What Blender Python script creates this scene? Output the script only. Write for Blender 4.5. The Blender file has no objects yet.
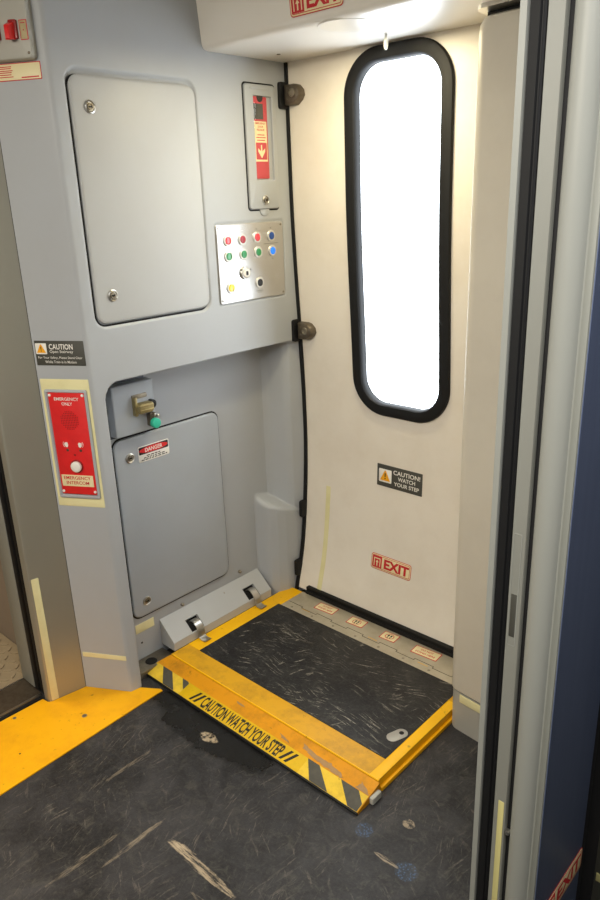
import bpy, math, random
import numpy as np
from mathutils import Vector
random.seed(4)
SC = bpy.context.scene
COL = SC.collection

# ------------------------------------------------------------------ camera
def V(*a): return Vector(a)
yaw, pitch, roll = 0.754282489, 0.33525004, -0.0368684851
fw = V(-math.sin(yaw)*math.cos(pitch), math.cos(yaw)*math.cos(pitch), -math.sin(pitch))
r0 = fw.cross(V(0, 0, 1)).normalized(); u0 = r0.cross(fw)
cr, sr = math.cos(roll), math.sin(roll)
rt = r0*cr + u0*sr; up = u0*cr - r0*sr
cam_d = bpy.data.cameras.new('camera'); cam = bpy.data.objects.new('camera', cam_d); COL.objects.link(cam)
from mathutils import Matrix
m = Matrix((rt, up, -fw)).transposed().to_4x4(); m.translation = V(1.84, -1.865, 1.535)
cam.matrix_world = m
cam_d.sensor_fit = 'VERTICAL'; cam_d.sensor_height = 36; cam_d.lens = 724.116/900*36; cam_d.clip_start = .02
SC.camera = cam
# ------------------------------------------------------------------ world, lights, exposure
SC.view_settings.view_transform = 'Standard'; SC.view_settings.look = 'None'
SC.view_settings.exposure = 0.0; SC.view_settings.gamma = 1
w = bpy.data.worlds.new('world'); SC.world = w; w.use_nodes = True
w.node_tree.nodes['Background'].inputs[0].default_value = (.86, .93, 1, 1)
w.node_tree.nodes['Background'].inputs[1].default_value = 8
def area(name, loc, size, power, col, rot=(0, 0, 0), size_y=None, spread=None):
    l = bpy.data.lights.new(name, 'AREA'); l.energy = power; l.color = col; l.size = size
    if size_y: l.shape = 'RECTANGLE'; l.size_y = size_y
    if spread: l.spread = spread
    o = bpy.data.objects.new(name, l); COL.objects.link(o); o.location = loc; o.rotation_euler = rot
    return o
area('unseen_overhead_light', (.70, -2.6, 2.08), 1.0, 30, (1, .92, .77), size_y=.3, rot=(math.radians(25), 0, 0))
area('unseen_overhead_light', (1.60, -1.60, 2.12), .7, 19, (1, .98, .96), size_y=.3)
area('unseen_overhead_light', (2.3, -1.25, 2.13), .5, 6, (.95, .98, 1), size_y=.3)  # added lamp out of view, there to light the blue panel
area('passage_light', (-.8, -1.5, 2.13), .4, 16, (1, .80, .56), size_y=.4)
dl = area('downlight_lamp', (.505, -.205, 1.944), .12, 6, (1, .86, .54)); dl.data.shape = 'DISK'

# ------------------------------------------------------------------ materials
def lin(c):
    c = c.lstrip('#'); v = [int(c[i:i+2], 16)/255 for i in (0, 2, 4)]
    return tuple(x/12.92 if x <= .04045 else ((x+.055)/1.055)**2.4 for x in v) + (1,)
class NT:
    def __init__(s, m):
        m.use_nodes = True; s.t = m.node_tree; s.b = s.t.nodes['Principled BSDF']; s._c = None
    def n(s, typ, **k):
        o = s.t.nodes.new(typ)
        for a, b in k.items(): setattr(o, a, b)
        return o
    def l(s, a, b): s.t.links.new(a, b)
    def val(s, sock, v):
        if hasattr(v, 'is_output') or isinstance(v, bpy.types.NodeSocket): s.l(v, sock)
        else: sock.default_value = v
    def math(s, op, a, b=0, clamp=False):
        o = s.n('ShaderNodeMath', operation=op, use_clamp=clamp); s.val(o.inputs[0], a); s.val(o.inputs[1], b); return o.outputs[0]
    def coord(s):
        if s._c is None:
            g = s.n('ShaderNodeNewGeometry'); x = s.n('ShaderNodeSeparateXYZ'); s.l(g.outputs['Position'], x.inputs[0]); s._c = (g.outputs['Position'], x.outputs[0], x.outputs[1], x.outputs[2])
        return s._c
    def mapped(s, scale, rot=(0, 0, 0), loc=(0, 0, 0)):
        m = s.n('ShaderNodeMapping'); s.l(s.coord()[0], m.inputs[0]); m.inputs['Scale'].default_value = scale; m.inputs['Rotation'].default_value = rot; m.inputs['Location'].default_value = loc
        return m.outputs[0]
    def noise(s, vec, scale, detail=4, rough=.55, dist=0):
        o = s.n('ShaderNodeTexNoise'); s.l(vec, o.inputs['Vector']); o.inputs['Scale'].default_value = scale; o.inputs['Detail'].default_value = detail; o.inputs['Roughness'].default_value = rough; o.inputs['Distortion'].default_value = dist
        return o.outputs['Fac']
    def ramp(s, v, lo, hi):
        o = s.n('ShaderNodeMapRange', clamp=True); s.val(o.inputs['Value'], v); o.inputs['From Min'].default_value = lo; o.inputs['From Max'].default_value = hi; return o.outputs[0]
    def mix(s, f, a, b):
        o = s.n('ShaderNodeMix', data_type='RGBA'); s.val(o.inputs[0], f); s.val(o.inputs[6], a); s.val(o.inputs[7], b); return o.outputs[2]
    def bump(s, h, strength, dist=.002):
        o = s.n('ShaderNodeBump'); o.inputs['Strength'].default_value = strength; o.inputs['Distance'].default_value = dist; s.l(h, o.inputs['Height']); s.l(o.outputs[0], s.b.inputs['Normal'])
def mat(name, col, rough=.5, metal=0, spec=.5, coat=0, emit=None, es=0, dirt=None, dirt_amt=.25, dirt_scale=6, grain=0, gscale=500, coatr=.1):
    m = bpy.data.materials.new(name); t = NT(m); b = t.b
    c = lin(col); b.inputs['Base Color'].default_value = c; b.inputs['Roughness'].default_value = rough; b.inputs['Metallic'].default_value = metal
    b.inputs['Specular IOR Level'].default_value = spec; b.inputs['Coat Weight'].default_value = coat; b.inputs['Coat Roughness'].default_value = coatr
    if emit: b.inputs['Emission Color'].default_value = lin(emit); b.inputs['Emission Strength'].default_value = es
    if dirt:
        f = t.noise(t.mapped((1, 1, 1)), dirt_scale, 6, .65)
        f = t.math('MULTIPLY', t.ramp(f, .42, .75), dirt_amt); t.l(t.mix(f, c, lin(dirt)), b.inputs['Base Color'])
    if grain: t.bump(t.noise(t.mapped((1, 1, 1)), gscale, 2), grain, .0004)
    return m
M = {}
M['wall'] = mat('wall_paint', '#abafb4', .42, spec=.4, dirt='#a2a09c', dirt_amt=.25, dirt_scale=3, grain=.25)
M['hatch'] = mat('hatch_paint', '#b1b3b4', .40, spec=.4, dirt='#a5a29d', dirt_amt=.22, dirt_scale=5, grain=.3)
M['hatch_low'] = mat('lower_hatch_paint', '#a6acb3', .40, spec=.4, dirt='#9c9c9a', dirt_amt=.3, dirt_scale=5, grain=.3)
M['cream'] = mat('door_enamel', '#e9e2d6', .38, spec=.45, dirt='#c4b49c', dirt_amt=.28, dirt_scale=4, grain=.1)
M['fairing'] = mat('fairing_enamel', '#e6e2da', .33, spec=.5, grain=.1)
M['post'] = mat('post_paint', '#cbc5b7', .42, spec=.4, dirt='#a49d92', dirt_amt=.3, dirt_scale=3, grain=.3)
M['post_base'] = mat('post_base_paint', '#a8a79f', .45, grain=.3)
M['rubber'] = mat('black_rubber', '#0f1012', .6, spec=.35)
M['rubber_gloss'] = mat('black_rubber_glossy', '#121316', .3, spec=.5)
M['dark'] = mat('dark_gap', '#0c0c0d', .8)
M['steel'] = mat('steel', '#c9c7c2', .3, 1)
M['steel_dull'] = mat('dull_steel', '#a39c8e', .5, 1, dirt='#6f6554', dirt_amt=.6, dirt_scale=30)
M['bronze'] = mat('old_bronze', '#756c5f', .45, .8, dirt='#4b4136', dirt_amt=.6, dirt_scale=60)
M['tape'] = mat('luminous_tape', '#e6dfae', .5, spec=.3, dirt='#cfc690', dirt_amt=.4, dirt_scale=15)
M['tape_dull'] = mat('old_luminous_tape', '#c9c184', .5, spec=.3)
M['red'] = mat('red_enamel', '#e0282a', .35, dirt='#b51a1d', dirt_amt=.3, dirt_scale=30)
M['red_ink'] = mat('red_ink', '#c8202a', .5)
M['red_dark'] = mat('dark_red_plastic', '#8e1517', .35)
M['white'] = mat('white_ink', '#ece9e2', .5)
M['sticker'] = mat('sticker_cream', '#e9dcae', .45)
M['black_ink'] = mat('black_ink', '#17171a', .5)
M['sign_dark'] = mat('sign_charcoal', '#45453f', .5)
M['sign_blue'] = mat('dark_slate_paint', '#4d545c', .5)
M['silver'] = mat('silver_plastic', '#d6d4cf', .3, .35)
M['plate_metal'] = mat('scuffed_plate_metal', '#a9a7a1', .5, .4)
M['red_pale'] = mat('pale_red_plastic', '#c8404a', .4)  # pinker look through the clear plastic pane is put into this red
M['amber'] = mat('amber_ink', '#f0a80c', .5)
M['yel'] = None
M['btn_red'] = mat('button_red', '#d83a44', .3, coat=.5)
M['btn_darkred'] = mat('button_dark_red', '#a3182a', .3, coat=.5)
M['btn_green'] = mat('button_green', '#1d8a4c', .3, coat=.5)
M['btn_blue'] = mat('button_blue', '#174a9c', .3, coat=.5)
M['btn_lit'] = mat('button_blue_lit', '#2a86f0', .3, emit='#1a6af0', es=.6)
M['btn_yellow'] = mat('button_yellow', '#f2d90c', .3, coat=.5)
M['teal'] = mat('teal_plastic', '#2fb79a', .4)
M['brass'] = mat('worn_brass', '#b3a67c', .35, .9, dirt='#7d6d45', dirt_amt=.5, dirt_scale=80)
M['jamb'] = mat('jamb_paint', '#93958f', .38, spec=.4, grain=.2)
M['jamb_trim'] = mat('jamb_trim_paint', '#84867f', .45, grain=.2)
M['leaf'] = mat('leaf_paint', '#85867f', .45, dirt='#7f8079', dirt_amt=.3, grain=.2)
M['blue'] = None
M['brown'] = mat('passage_wall', '#8d8073', .5, dirt='#75695c', dirt_amt=.4)
M['ceil'] = mat('ceiling_paint', '#b5b1a8', .6)
M['backw'] = mat('rear_wall_paint', '#a19d95', .6)
M['darkwall'] = mat('dark_wall', '#4a4a42', .5)
M['lens'] = mat('lamp_lens', '#d7d3cb', .3, emit='#fff0d0', es=.12)
M['clear'] = mat('clear_plastic', '#c9c9c4', .15)
M['wear'] = mat('worn_primer', '#a8855c', .6, dirt='#8a6a44', dirt_amt=.5, dirt_scale=60)

def brushed(name, col, axis_scale, rough, lo=-.06, hi=.1):
    m = mat(name, col, rough, 1); t = NT(m)
    f = t.noise(t.mapped(axis_scale), 1, 3, .6); t.l(t.math('ADD', t.math('MULTIPLY', f, hi-lo), rough+lo), t.b.inputs['Roughness'])
    t.l(t.mix(t.noise(t.mapped((2, 2, 2)), 1, 5), lin(col), tuple(x*.8 for x in lin(col)[:3])+(1,)), t.b.inputs['Base Color'])
    return m
M['panel_steel'] = brushed('brushed_panel_steel', '#d2d0cc', (3, 900, 900), .27)
M['post_steel'] = brushed('brushed_post_steel', '#b4b2a6', (600, 600, 4), .42); M['post_steel'].node_tree.nodes['Principled BSDF'].inputs['Metallic'].default_value = .6
M['hinge_steel'] = mat('scuffed_sill_steel', '#bfb6a2', .4, .35, dirt='#968b74', dirt_amt=.5, dirt_scale=14)
# yellow paint with grime and chips
def yellow(name, col, grime, amt, scale=7):
    m = bpy.data.materials.new(name); t = NT(m); p = t.mapped((1, 1, 1))
    a = t.ramp(t.noise(p, scale, 8, .7), .45, .72); b = t.ramp(t.noise(p, 45, 5, .7), .63, .7)
    c = t.mix(t.math('MULTIPLY', a, amt), lin(col), lin(grime)); c = t.mix(t.math('MULTIPLY', b, .55), c, lin('#6b5013'))
    t.l(c, t.b.inputs['Base Color']); t.b.inputs['Roughness'].default_value = .45; t.b.inputs['Specular IOR Level'].default_value = .4
    t.bump(t.noise(p, 300, 2), .2, .0005); return m
M['yel'] = yellow('yellow_floor_paint', '#f2b005', '#d58f08', .6)
M['yel_light'] = yellow('yellow_border_paint', '#dba41c', '#ad8126', .8, 14)
M['yel_bright'] = yellow('yellow_edge_paint', '#f7bd00', '#e0a000', .3)
M['yel_ramp'] = yellow('yellow_ramp_paint', '#dc950a', '#a06c18', .8, 12)
M['yel_strip'] = yellow('yellow_strip_vinyl', '#e6c33a', '#a8882e', .7, 16)
M['yel_label'] = yellow('yellow_label_vinyl', '#dcb408', '#b08c0a', .5, 16)
M['stripe'] = mat('charcoal_stripe', '#46453f', .6, dirt='#5f5c50', dirt_amt=.5, dirt_scale=40)
# marbled black rubber floor
def rubber_floor(name, base, lightc, along, marks=False, amount=1.0, r=.42):
    m = bpy.data.materials.new(name); t = NT(m); P, X, Y, Z = t.coord()
    p = t.mapped((1, 1, 1))
    cloud = t.ramp(t.noise(p, 6, 9, .72, .6), .38, .66)
    c = t.mix(cloud, lin(base), lin('#3c3c3f') if marks else lin('#29292a'))
    mot = t.ramp(t.noise(p, 24, 7, .75, .8), .52, .68); c = t.mix(t.math('MULTIPLY', mot, .55 if marks else .3), c, lin('#57554f'))
    fine = t.ramp(t.noise(p, 120, 4, .7), .45, .75); c = t.mix(t.math('MULTIPLY', fine, .35), c, lin('#4f4d4a'))
    nd = t.n('ShaderNodeTexNoise'); t.l(P, nd.inputs['Vector']); nd.inputs['Scale'].default_value = 6; nd.inputs['Detail'].default_value = 2
    vs_ = t.n('ShaderNodeVectorMath', operation='SCALE'); t.l(nd.outputs['Color'], vs_.inputs[0]); vs_.inputs['Scale'].default_value = .045
    va = t.n('ShaderNodeVectorMath', operation='ADD'); t.l(P, va.inputs[0]); t.l(vs_.outputs[0], va.inputs[1])
    def streaks(sc, rot, th, loc, seed, wd=.05):
        m_ = t.n('ShaderNodeMapping'); t.l(va.outputs[0], m_.inputs[0]); m_.inputs['Scale'].default_value = (1, 1, 1); m_.inputs['Rotation'].default_value = (0, 0, rot); m_.inputs['Location'].default_value = loc
        m2 = t.n('ShaderNodeMapping'); t.l(m_.outputs[0], m2.inputs[0]); m2.inputs['Scale'].default_value = sc
        s1 = t.noise(m2.outputs[0], 1, 6, .62, .4)
        mk = t.ramp(t.noise(t.mapped((1, 1, 1), (0, 0, 0), (seed, 3, 1)), 7, 4), .47, .62)
        return t.math('MULTIPLY', t.ramp(s1, th, th+wd), mk)
    lx = along == 'x'
    a = streaks((9, 130, 1) if lx else (130, 9, 1), .15, .575, (3, 1, 0), 2)
    b = streaks((14, 190, 1) if lx else (190, 14, 1), -.35, .585, (7, 5, 0), 9)
    v3 = streaks((60, 12, 1) if lx else (10, 70, 1), .5, .62 if lx else .60, (1, 9, 0), 5)
    s = t.math('MULTIPLY', t.math('MAXIMUM', t.math('MAXIMUM', a, b), v3), t.ramp(t.noise(p, 130, 3, .7), .32, .58))
    c = t.mix(t.math('MULTIPLY', s, .6*amount), c, lin(lightc))
    rough = t.math('ADD', t.math('MULTIPLY', t.noise(p, 9, 5), .25), r-.1)
    if marks:
        def ell(x0, y0, sx, sy, n=.5, ns=30, ang=0):
            ca, sa = math.cos(ang), math.sin(ang)
            dx = t.math('SUBTRACT', X, x0); dy = t.math('SUBTRACT', Y, y0)
            rx = t.math('ADD', t.math('MULTIPLY', dx, ca), t.math('MULTIPLY', dy, sa)); ry = t.math('SUBTRACT', t.math('MULTIPLY', dy, ca), t.math('MULTIPLY', dx, sa))
            q = t.math('ADD', t.math('POWER', t.math('DIVIDE', t.math('ABSOLUTE', rx), sx), 2), t.math('POWER', t.math('DIVIDE', t.math('ABSOLUTE', ry), sy), 2))
            q = t.math('ADD', q, t.math('MULTIPLY', t.math('SUBTRACT', t.noise(p, ns, 5, .7), .5), n*4))
            return t.math('SUBTRACT', 1, t.ramp(q, .8, 1.15))
        wet = ell(.36, -.74, .27, .085, .5, 11); c = t.mix(t.math('MULTIPLY', wet, .85), c, lin('#151515'))
        rough = t.math('SUBTRACT', rough, t.math('MULTIPLY', wet, .16))
        nx = t.ramp(t.noise(t.mapped((14, 130, 1), (0, 0, .1)), 1, 5, .7), .42, .56); ny = t.ramp(t.noise(t.mapped((130, 14, 1), (0, 0, .1)), 1, 5, .7), .42, .56); nb = t.ramp(t.noise(p, 60, 4, .7), .42, .55)
        for (x0, y0, sx, sy, k, nn, q_) in ((.715, -1.083, .12, .013, .9, .5, nx), (.66, -1.078, .05, .013, .9, .5, nx), (.535, -1.14, .008, .09, .5, .6, ny), (.388, -.772, .034, .017, 1.0, .6, nb), (1.05, -.77, .035, .007, .8, .3, nx),
                                    (1.03, -.645, .016, .014, .75, .4, nb), (.86, -1.14, .10, .007, .4, .6, nx), (.48, -1.26, .008, .10, .35, .6, ny), (.30, -1.0, .006, .08, .3, .6, ny)):
            c = t.mix(t.math('MULTIPLY', t.math('MULTIPLY', ell(x0, y0, sx, sy, nn, 40), q_), k*.85), c, lin('#b8a88e'))
        vo = t.n('ShaderNodeTexVoronoi'); t.l(P, vo.inputs['Vector']); vo.inputs['Scale'].default_value = 170
        dots = t.math('SUBTRACT', 1, t.ramp(vo.outputs['Distance'], .28, .5))
        for (x0, y0, sx, sy) in ((.955, -.735, .022, .024), (1.105, -.765, .028, .026)):
            e = ell(x0, y0, sx, sy, .3, 50); c = t.mix(t.math('MULTIPLY', e, t.math('ADD', t.math('MULTIPLY', dots, .45), .1)), c, lin('#4f6c90'))
    t.l(c, t.b.inputs['Base Color']); t.l(rough, t.b.inputs['Roughness']); t.b.inputs['Specular IOR Level'].default_value = .3
    t.bump(t.noise(p, 260, 3, .7), .5, .0012)
    return m
M['floor'] = rubber_floor('marbled_black_rubber', '#1e1f22', '#9b9183', 'y', True, .5, .40)
M['mat'] = rubber_floor('marbled_black_mat', '#151518', '#a9a396', 'x', False, 1.45, .40)
def blue_mat():
    m = bpy.data.materials.new('blue_laminate'); t = NT(m)
    f = t.noise(t.mapped((60, 60, 2)), 1, 4); t.l(t.mix(f, lin('#4d5874'), lin('#5c6885')), t.b.inputs['Base Color']); t.b.inputs['Roughness'].default_value = .45; return m
M['blue'] = blue_mat()
def tread_mat():
    m = bpy.data.materials.new('tread_plate_steel'); t = NT(m)
    t.b.inputs['Base Color'].default_value = lin('#a89a80'); t.b.inputs['Metallic'].default_value = .3; t.b.inputs['Roughness'].default_value = .45
    return m
M['tread'] = tread_mat()
def glass_mat(name, f):
    m = bpy.data.materials.new(name); t = NT(m); t.t.nodes.remove(t.b)
    tr = t.n('ShaderNodeBsdfTransparent'); gl = t.n('ShaderNodeBsdfGlossy'); gl.inputs['Roughness'].default_value = .05
    mx = t.n('ShaderNodeMixShader'); mx.inputs[0].default_value = f
    t.l(tr.outputs[0], mx.inputs[1]); t.l(gl.outputs[0], mx.inputs[2]); t.l(mx.outputs[0], t.t.nodes['Material Output'].inputs[0]); return m
M['glass'] = glass_mat('window_glass', .06); M['pane'] = glass_mat('clear_pane', .02)

# ------------------------------------------------------------------ mesh helpers
WL = {}
class F:                                       # local frame: a along u, b along v, c along the outward normal
    def __init__(s, o, u, v):
        s.o = Vector(o); s.u = Vector(u).normalized(); v = Vector(v); s.v = (v - s.u*v.dot(s.u)).normalized(); s.n = s.u.cross(s.v)
    def p(s, a, b, c=0): return s.o + s.u*a + s.v*b + s.n*c
FW = F((0, 0, 0), (1, 0, 0), (0, 1, 0))
def FX(x): return F((x, 0, 0), (0, 1, 0), (0, 0, 1))      # left wall plane facing +x: a = y, b = z
def FZ(z): return F((0, 0, z), (1, 0, 0), (0, 1, 0))
def FY(y): return F((0, y, 0), (1, 0, 0), (0, 0, 1))      # faces -y: a = x, b = z
def rr(w, h, r, seg=6):
    r = max(min(r, w/2-1e-5, h/2-1e-5), 1e-5); out = []
    for cx, cy, a0 in ((w/2-r, h/2-r, 0), (-w/2+r, h/2-r, 90), (-w/2+r, -h/2+r, 180), (w/2-r, -h/2+r, 270)):
        for k in range(seg+1):
            a = math.radians(a0+90*k/seg); out.append((cx+r*math.cos(a), cy+r*math.sin(a)))
    return out
class MB:
    def __init__(s): s.v = []; s.f = []
    def add(s, vs, fs):
        n = len(s.v); s.v += [Vector(q) for q in vs]; s.f += [tuple(i+n for i in f) for f in fs]; return s
    def loops(s, rings, cap0=False, cap1=True, closed=True):
        n = len(rings[0]); vs = [q for r in rings for q in r]; fs = []
        for k in range(len(rings)-1):
            for i in range(n if closed else n-1):
                j = (i+1) % n; fs.append((k*n+i, k*n+j, (k+1)*n+j, (k+1)*n+i))
        if cap0: fs.append(tuple(range(n))[::-1])
        if cap1: fs.append(tuple((len(rings)-1)*n+i for i in range(n)))
        return s.add(vs, fs)
    def plate(s, fr, cx, cy, w, h, r, prof, cap1=True, cap0=False, seg=6):
        return s.loops([[fr.p(cx+a, cy+b, c) for a, b in rr(w-2*i, h-2*i, max(r-i, .0004), seg)] for i, c in prof], cap0, cap1)
    def slab(s, fr, a0, a1, b0, b1, c0, c1, r=.001, bev=.0008):
        bev = min(bev, abs(c1-c0)/2, (a1-a0)/4, (b1-b0)/4)
        return s.plate(fr, (a0+a1)/2, (b0+b1)/2, a1-a0, b1-b0, r, [(0, c0), (0, c1-bev), (bev*.3, c1-bev*.3), (bev, c1)], True, True, 3)
    def lathe(s, fr, cx, cy, prof, seg=24, cap1=True, cap0=False):
        return s.loops([[fr.p(cx+r*math.cos(2*math.pi*k/seg), cy+r*math.sin(2*math.pi*k/seg), c) for k in range(seg)] for r, c in prof], cap0, cap1)
    def poly(s, fr, pts, c0, c1):
        return s.loops([[fr.p(a, b, c0) for a, b in pts], [fr.p(a, b, c1) for a, b in pts]], True, True)
    def prism(s, pts, z0, z1, bev=0):
        return s.poly(FW, pts, z0, z1)
    def tube(s, pts, rad, seg=8, flat=1):
        pts = [Vector(q) for q in pts]; rings = []
        for i, q in enumerate(pts):
            d = (pts[min(i+1, len(pts)-1)]-pts[max(i-1, 0)]).normalized(); a = V(0, 0, 1) if abs(d.z) < .9 else V(0, 1, 0)
            x = d.cross(a).normalized(); y = d.cross(x)
            rings.append([q + x*rad*math.cos(2*math.pi*k/seg) + y*rad*flat*math.sin(2*math.pi*k/seg) for k in range(seg)])
        return s.loops(rings, True, True)
    def strip(s, pts, ux, hw, th):              # a bent flat bar; pts centre line, ux width axis
        pts = [Vector(q) for q in pts]; ux = Vector(ux).normalized(); rings = []
        for i, q in enumerate(pts):
            d = (pts[min(i+1, len(pts)-1)]-pts[max(i-1, 0)]).normalized(); n = d.cross(ux).normalized()
            rings.append([q-ux*hw-n*th/2, q+ux*hw-n*th/2, q+ux*hw+n*th/2, q-ux*hw+n*th/2])
        return s.loops(rings, True, True)
    def warp(s, fn): s.v = [Vector(fn(q)) for q in s.v]; return s
    def build(s, name, m, parent=None, label=None, cat=None, group=None, kind=None, smooth=38, fix=True):
        if parent is None:
            A = np.array([tuple(q) for q in s.v]); mn, mx = A.min(0), A.max(0)
            loc = Vector(((mn[0]+mx[0])/2, (mn[1]+mx[1])/2, mn[2])); off = loc
            if kind == 'structure': loc = off = Vector((0, 0, 0))
        else: loc = Vector((0, 0, 0)); off = WL[parent.name]
        me = bpy.data.meshes.new(name); me.from_pydata([tuple(q-off) for q in s.v], [], s.f); me.validate()
        if fix:
            import bmesh
            bm = bmesh.new(); bm.from_mesh(me); bmesh.ops.recalc_face_normals(bm, faces=bm.faces); bm.to_mesh(me); bm.free()
        me.polygons.foreach_set('use_smooth', [True]*len(me.polygons)); me.set_sharp_from_angle(angle=math.radians(smooth))
        me.materials.append(M[m]); o = bpy.data.objects.new(name, me); COL.objects.link(o); o.location = loc
        if parent: o.parent = parent
        WL[o.name] = off.copy()
        return tag(o, label, cat, group, kind)
def tag(o, label=None, cat=None, group=None, kind=None):
    if label: o['label'] = label
    if cat: o['category'] = cat
    if group: o['group'] = group
    if kind: o['kind'] = kind
    return o
def thing(name, loc, label, cat, group=None):
    o = bpy.data.objects.new(name, None); o.empty_display_size = .05; COL.objects.link(o); o.location = loc; WL[o.name] = Vector(loc); return tag(o, label, cat, group)
def text(fr, s, cx, cy, w, h, c, m, parent, name='lettering', bold=.02, lines=None, shear=0):
    """flat letters fitted into the box w x h centred on (cx, cy); lines: list of (string, cx, cy, w, h)"""
    mb = MB()
    for (st, x0, y0, ww, hh) in (lines or [(s, cx, cy, w, h)]):
        cu = bpy.data.curves.new('t', 'FONT'); cu.body = st; cu.size = 1; cu.offset = bold; cu.resolution_u = 3; cu.shear = shear
        ob = bpy.data.objects.new('t', cu); COL.objects.link(ob); dg = bpy.context.evaluated_depsgraph_get()
        me = bpy.data.meshes.new_from_object(ob.evaluated_get(dg)); A = np.array([tuple(q.co) for q in me.vertices]); mn, mx = A.min(0), A.max(0)
        vs = [fr.p(x0+((a[0]-mn[0])/(mx[0]-mn[0])-.5)*ww, y0+((a[1]-mn[1])/(mx[1]-mn[1])-.5)*hh, c) for a in A]
        mb.add(vs, [tuple(p.vertices) for p in me.polygons])
        bpy.data.objects.remove(ob); bpy.data.curves.remove(cu); bpy.data.meshes.remove(me)
    return mb.build(name, m, parent, fix=False)
def S(t): t = np.clip(t, 0, 1); return t*t*(3-2*t)
def sdrr(x, y, x0, x1, y0, y1, r):
    qx = np.abs(x-(x0+x1)/2)-(x1-x0)/2+r; qy = np.abs(y-(y0+y1)/2)-(y1-y0)/2+r
    return np.hypot(np.maximum(qx, 0), np.maximum(qy, 0))+np.minimum(np.maximum(qx, qy), 0)-r
ZK = [0, .05, .1, .18, .27, .38, .51, .67, .88, 1.09, 1.3, 1.5, 1.95, 2.2]; YK = [.004, .012, .030, .05, .066, .078, .089, .095, .092, .082, .070, .062, .058, .060]
_zz = np.linspace(0, 2.2, 221); _yy = np.interp(_zz, ZK, YK); _yy = np.convolve(np.pad(_yy, 6, 'edge'), np.ones(13)/13, 'valid')
def yd(z): return float(np.interp(z, _zz, _yy))

# ------------------------------------------------------------------ setting
MB().slab(FW, -1.6, 2.9, -3.2, .2, -.05, 0, .001).build('floor', 'floor', kind='structure')
MB().slab(FW, -1.6, 2.9, -3.2, .3, 2.15, 2.2).build('ceiling', 'ceil', kind='structure')
MB().slab(FY(-3.1), -1.6, 2.9, 0, 2.15, -.05, 0).build('wall_rear', 'backw', kind='structure')
MB().slab(FX(2.75), -3.2, .3, 0, 2.15, 0, .05).build('wall_far_right', 'backw', kind='structure')
MB().slab(FX(-1.45), -3.2, .3, 0, 2.15, -.05, 0).build('wall_far_left', 'brown', kind='structure')
mb = MB(); fy = FY(.19)
for a in ((-1.5, .2, 0, 2.15), (.76, 2.8, 0, 2.15), (.2, .76, 0, .76), (.2, .76, 1.99, 2.15)): mb.slab(fy, *a, -.03, 0)
mb.build('wall_outer', 'darkwall', kind='structure')
# passage beyond the left doorway
MB().slab(FY(-.915), -1.45, -.30, 0, 2.15, -.03, 0).build('wall_passage', 'brown', kind='structure')
MB().slab(FX(-.19), -3.1, -1.75, 0, 2.15, -.05, 0).build('wall_doorway', 'wall', kind='structure')
mb = MB(); mb.slab(FW, -1.4, -.318, -1.75, -.917, .001, .004)
for i in range(26):
    for j in range(24):
        x = -1.385+i*.041; y = -1.73+j*.034
        if x > -.34 or x < -.75: continue
        s_ = 1 if (i+j) % 2 else -1; a = .75*s_
        pts = [(x+.016*math.cos(k*math.pi/3)*math.cos(a)-.0055*math.sin(k*math.pi/3)*math.sin(a), y+.016*math.cos(k*math.pi/3)*math.sin(a)+.0055*math.sin(k*math.pi/3)*math.cos(a)) for k in range(6)]
        mb.poly(FW, pts, .004, .0085)
mb.build('tread_plate', 'tread', label='patterned steel tread floor in the passage at the far left', cat='floor plate')
# wall_left: one moulded skin (corner face, fillet, upper wall, deep recess, corner box)
A_, B_ = np.array((-.115, -.882)), np.array((.03, -.798))
dA = (B_-A_)/np.linalg.norm(B_-A_)
path = []; 
fil = .018; th = math.atan2(dA[1], dA[0]); turn = math.pi/2-th; tl = fil*math.tan(turn/2)
P1 = B_-dA*tl; L1 = np.linalg.norm(P1-A_)
for k in range(13): q = A_+dA*L1*k/12; path.append((q[0], q[1], dA[1], -dA[0]))
cen = P1+fil*np.array((-dA[1], dA[0]))
for k in range(1, 9):
    a = th-math.pi/2+turn*k/8; path.append((cen[0]+fil*math.cos(a), cen[1]+fil*math.sin(a), math.cos(a), math.sin(a)))
y0w = path[-1][1]
ny = 245
for k in range(1, ny+1): path.append((.03, y0w+(.115-y0w)*k/ny, 1, 0))
path = np.array(path); zs = np.linspace(0, 2.15, 600)
Yg, Zg = np.meshgrid(path[:, 1], zs, indexing='ij'); Pw = path[:, 0] >= .0299
S_ = np.vectorize(yd)(zs)[None, :]
rel = Yg - (S_-.09)                                     # distance measured from the seam, which bows with the door
d = sdrr(Yg, Zg, -.757, 1.2, -1.2, 1.045, .05)
rec = S(-d/.018)
xb = np.interp(Yg, [-2, -.025, -.005, .020, .036, .095, 1], [-.075, -.075, -.058, -.004, .014, .03, .03])
pil_front = np.interp(Yg, [-2, -.098, -.088, -.078, -.055, -.02, .03, 1], [-.075, -.075, -.040, -.018, .004, .018, .024, .024])
pil = -.075 + (pil_front+.075)*S((.462-.3*(Yg+.1)-Zg)/.055)
xr = np.maximum(xb, pil)
disp = (.03 + (xr-.03)*rec) - .03
disp -= .009*S(-sdrr(Yg, Zg, -.762, -.326, 1.199, 1.874, .042)/.013)
disp -= .003*S(-sdrr(Yg, Zg, -.297, .020, 1.206, 1.470, .012)/.005)
disp[~Pw, :] = 0
n0, n1 = Yg.shape
vs = np.stack([path[:, 0][:, None]+disp*path[:, 2][:, None], path[:, 1][:, None]+disp*path[:, 3][:, None], Zg], -1).reshape(-1, 3)
I = np.arange(n0*n1).reshape(n0, n1)
fs = np.stack([I[:-1, :-1], I[1:, :-1], I[1:, 1:], I[:-1, 1:]], -1).reshape(-1, 4)
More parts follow.
